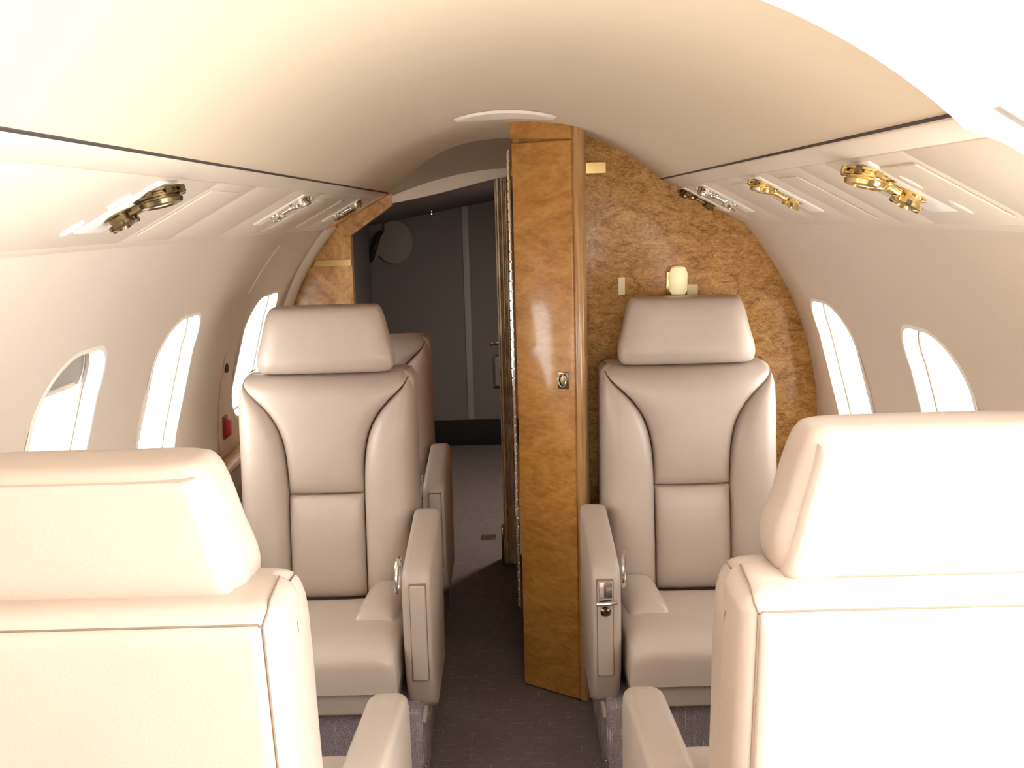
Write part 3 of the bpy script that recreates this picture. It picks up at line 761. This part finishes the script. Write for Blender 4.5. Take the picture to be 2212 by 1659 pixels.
def make_seat(headrest=True, latch_side=0):
    t = empty('cabin_seat')
    sh = lambda x, y, z: (x, y + rec(z), z)
    # shell of the backrest
    def shell_warp(x, y, z):
        k = 1.0
        if z > 0.945: k = 1 - 0.35 * (1 - wout(z) / 0.250)
        return (x * k, y + rec(z), z)
    box('back_shell', (-0.251, 0.068, 0.34), (0.251, 0.205, 1.024), 'leather', t, 0.028, 5, shell_warp)
    # rear panel inside the seam
    zb0, zb1 = 0.36, 1.003
    def rearF(u, v, h):
        z = (zb0 + zb1) / 2 + v * (zb1 - zb0) / 2; x = u * 0.230
        y = 0.200 + (0.010 * h if h >= 0 else -0.02)
        return (x, y + rec(z), z)
    rp = pillow('back_panel', rearF, 'leather', t, 16, 16, 9.0, 9.0)
    edge = [(-0.230, 0.38), (-0.230, zb1), (0.230, zb1), (0.230, 0.38)]
    def er(p): return (p[0], 0.2035 + rec(p[1]), p[1])
    tube('seam', [er(edge[0]), er((-0.230, 0.7)), er((-0.2295, zb1 - 0.004)), er((-0.224, zb1)), er((0, zb1)), er((0.224, zb1)), er((0.2295, zb1 - 0.004)), er((0.230, 0.7)), er(edge[3])], 0.0016, 'seam', rp, 6)
    for s in (-1, 1):
        tube('seam', [er((s * 0.2295, zb1 - 0.002)), (s * 0.233, 0.197 + rec(1.0), 1.011), (s * 0.232, 0.170 + rec(1.016), 1.0215), (s * 0.228, 0.1 + rec(1.02), 1.0235)], 0.0014, 'seam', rp, 6)
    # front: upper and lower centre cushions
    zs, z0, z1 = 0.692, 0.40, 1.022
    def centre(za, zb, thick, top):
        def F(u, v, h):
            z = (za + zb) / 2 + v * (zb - za) / 2
            x = u * min(smooth_ct(z), wout(z) - 0.002)
            hh = 0.020 - thick * h if h >= 0 else 0.10
            y = hh + rec(z)
            if top and h >= 0: y += 0.0 if v < 0.6 else 0.055 * ((v - 0.6) / 0.4) ** 3
            return (x, y, z)
        return F
    pillow('back_cushion', centre(zs + 0.001, z1, 0.047, True), 'leather', t, 24, 26, 3.4, 3.0)
    pillow('lumbar_cushion', centre(z0, zs - 0.001, 0.043, False), 'leather', t, 20, 20, 3.6, 3.4)
    for s in (-1, 1):
        def F(u, v, h, s=s):
            z = (z0 + 1.006) / 2 + v * (1.006 - z0) / 2
            a, b = smooth_ct(z) + 0.001, wout(z) - 0.001
            b = max(b, a + 0.004)
            x = s * (a + (b - a) * (u + 1) / 2)
            th = 0.066 * (0.35 + 0.65 * min(1.0, (b - a) / 0.12))
            r0 = 0.022 + 0.074 * ((u + 1) / 2) ** 3 + 0.05 * max(0, v) ** 8
            y = (r0 - (th + r0 - 0.022) * h if h >= 0 else 0.11) + rec(z)
            return (x, y, z)
        pillow('side_bolster', F, 'leather', t, 20, 30, 2.3, 4.0)
    # headrest
    if headrest:
        h0, h1, NV, NU = 1.024, 1.212, 22, 40
        bm = bmesh.new(); rings = []
        for j in range(NV + 1):
            s = -math.cos(math.pi * j / NV)         # -1..1
            z = (h0 + h1) / 2 + s * (h1 - h0) / 2
            v = (s + 1) / 2
            hw = 0.194 - 0.036 * v ** 1.3 + 0.004 * math.sin(math.pi * min(1, v * 2))
            e1 = prof(s, 5.0); e1 = max(e1, 0.0)
            hw2 = hw - 0.030 * (1 - e1); hd = 0.068 - 0.050 * (1 - e1)
            yc = 0.085 + rec(z) - 0.006 * v
            fo = -0.014 * (v / 0.2) if v < 0.2 else -0.014 * (1 - (v - 0.2) / 0.8)
            ring = []
            for k in range(NU):
                a = 2 * math.pi * k / NU; ca, sa = math.cos(a), math.sin(a)
                q = 5.0
                rr_ = (abs(ca) ** q + abs(sa) ** q) ** (-1.0 / q)
                ring.append(bm.verts.new((hw2 * ca * rr_, yc + hd * sa * rr_ + (fo if sa < 0 else 0) * min(1, abs(sa) * 2), z)))
            rings.append(ring)
        for A, B in zip(rings, rings[1:]):
            for k in range(NU): bm.faces.new((A[k], A[(k + 1) % NU], B[(k + 1) % NU], B[k]))
        bm.faces.new(rings[0][::-1]); bm.faces.new(rings[-1])
        hr = link('headrest', tomesh(bm, 'headrest'), 'leather', t, sharp=70)
        def hF(u, v, h):
            z = 1.114 + v * 0.082; w2 = 0.187 - 0.036 * (v + 1) / 2
            y = 0.146 + rec(z) - 0.006 * (v + 1) / 2 + (0.010 * h if h >= 0 else -0.02)
            return (u * w2, y, z)
        hp = pillow('headrest_panel', hF, 'leather', hr, 14, 14, 8.0, 8.0)
        def hr_pt(x, z): return (x, 0.1525 + rec(z) - 0.006 * (z - 1.03) / 0.196, z)
        tube('seam', [hr_pt(-0.160, 1.044), hr_pt(-0.128, 1.194), hr_pt(-0.122, 1.198), hr_pt(0, 1.199), hr_pt(0.122, 1.198), hr_pt(0.128, 1.194), hr_pt(0.160, 1.044)], 0.0014, 'seam', hp, 6) if False else None
    # seat cushion
    def cF(u, v, h):
        y = -0.235 + v * -0.225           # v=+1 is the front edge
        x = u * 0.236
        top = 0.445 + 0.018 * v - 0.008 * (1 - u * u)
        base = 0.345
        z = base + (top - base) * h if h >= 0 else 0.33
        if h >= 0 and v > 0: y -= 0.020 * h * v
        return (x, y, z)
    pillow('seat_cushion', cF, 'leather', t, 24, 26, 7.0, 4.2)
    for s in (-1, 1):
        def bF(u, v, h, s=s):
            y = -0.150 + v * -0.130
            x = s * (0.180 + u * 0.054 - 0.010 * (v + 1))
            z = 0.425 + 0.048 * h if h >= 0 else 0.40
            return (x, y, z)
        pillow('cushion_bolster', bF, 'leather', t, 14, 16, 2.6, 3.0)
    # skirt under the cushion and pedestal
    box('front_skirt', (-0.228, -0.435, 0.262), (0.228, -0.02, 0.345), 'leather_dark', t, 0.010, 3)
    pd = box('pedestal', (-0.285, -0.390, 0.0), (0.285, 0.130, 0.250), 'pedcarpet', t, 0.016, 3)
    for s in (-1, 1):
        box('side_rail', (s * 0.285 - 0.008, -0.36, 0.20), (s * 0.285 + 0.008, 0.12, 0.225), 'leather_dark', pd, 0.004, 2)
        box('floor_latch', (s * 0.288 - 0.004, -0.385, 0.045), (s * 0.288 + 0.004, -0.372, 0.10), 'chrome', pd, 0.002, 2)
    # armrests
    P = [(0.055, 0.40), (0.050, 0.610), (0.030, 0.645), (-0.005, 0.655), (-0.330, 0.614), (-0.372, 0.600), (-0.388, 0.565), (-0.392, 0.400), (-0.378, 0.320), (-0.335, 0.240), (-0.260, 0.195), (0.02, 0.195)]
    for s in (-1, 1):
        x0, x1 = sorted((s * 0.247, s * 0.318))
        ar = prism('armrest', P, 'x', x0, x1, 'leather_dark', t, bev=0.018, seg=4, sharp=50)
        # recessed stowage cover on the front edge
        xi0, xi1 = sorted((s * 0.268, s * 0.306))
        box('armrest_panel', (xi0, -0.3965, 0.330), (xi1, -0.372, 0.575), 'leather_dark', ar, 0.005, 3)
        box('panel_groove', (xi0 - 0.002, -0.3925, 0.328), (xi1 + 0.002, -0.374, 0.577), 'seam', ar, 0.003, 2)
        # belt loop on the inner face
        xl = s * 0.238
        pts = [(xl + s * -0.004 + 0.004 * math.cos(a), -0.315 + 0.024 * math.cos(a), 0.575 + 0.036 * math.sin(a) + 0.016 * math.cos(a)) for a in [2 * math.pi * k / 24 for k in range(24)]]
        tube('belt_loop', pts, 0.0055, 'chrome', ar, 8, True)
        if latch_side == s:
            xc = s * 0.287
            lp = box('latch_plate', (xc - 0.016, -0.4015, 0.515), (xc + 0.016, -0.3945, 0.575), 'chrome', ar, 0.002, 2)
            tube('latch_bar', [(xc - 0.022, -0.408, 0.522), (xc, -0.411, 0.523), (xc + 0.028, -0.408, 0.525)], 0.005, 'chrome', lp)
            lathe('latch_knob', [(0.012, 0.0), (0.013, 0.006), (0.007, 0.012)], 'darkbrass', lp, 16, Matrix.Translation((xc, -0.397, 0.500)) @ Matrix.Rotation(rad(90), 4, 'X'))
    return t

def place(t, x, y, rz, label):
    t.location = (x, y, 0); t.rotation_euler = (0, 0, rz)
    tag(t, label, 'seat', 'beige leather cabin seats'); return t

def copy_tree(o, parent=None):
    c = o.copy(); COL.objects.link(c); c.parent = parent
    for ch in o.children: copy_tree(ch, c)
    return c

seat = make_seat(True, 0)
FLs = place(seat, -0.530, 2.745, 0, 'beige leather seat facing the viewer on the left, in front of the lavatory doorway')
nl = place(copy_tree(seat), -0.522, 1.375, math.pi, 'nearest left cream leather seat seen from behind, back to the viewer')
nr = place(copy_tree(seat), 0.505, 1.375, math.pi, 'brightly lit near right leather seat seen from behind, by the open door')
for st_, dz in ((nl, -0.030), (nr, -0.010)):
    for ch in st_.children:
        if ch.name.startswith('headrest'): ch.location.z += dz
        for g in list(ch.children):
            if g.name.startswith('belt_loop'): bpy.data.objects.remove(g)
fr = place(make_seat(True, -1), 0.500, 2.745, 0, 'beige leather seat facing the viewer before the right burl bulkhead')
th = place(make_seat(False, 0), -0.545, 3.56, 0, 'rear left leather seat mostly hidden behind the left facing seat, without headrest')
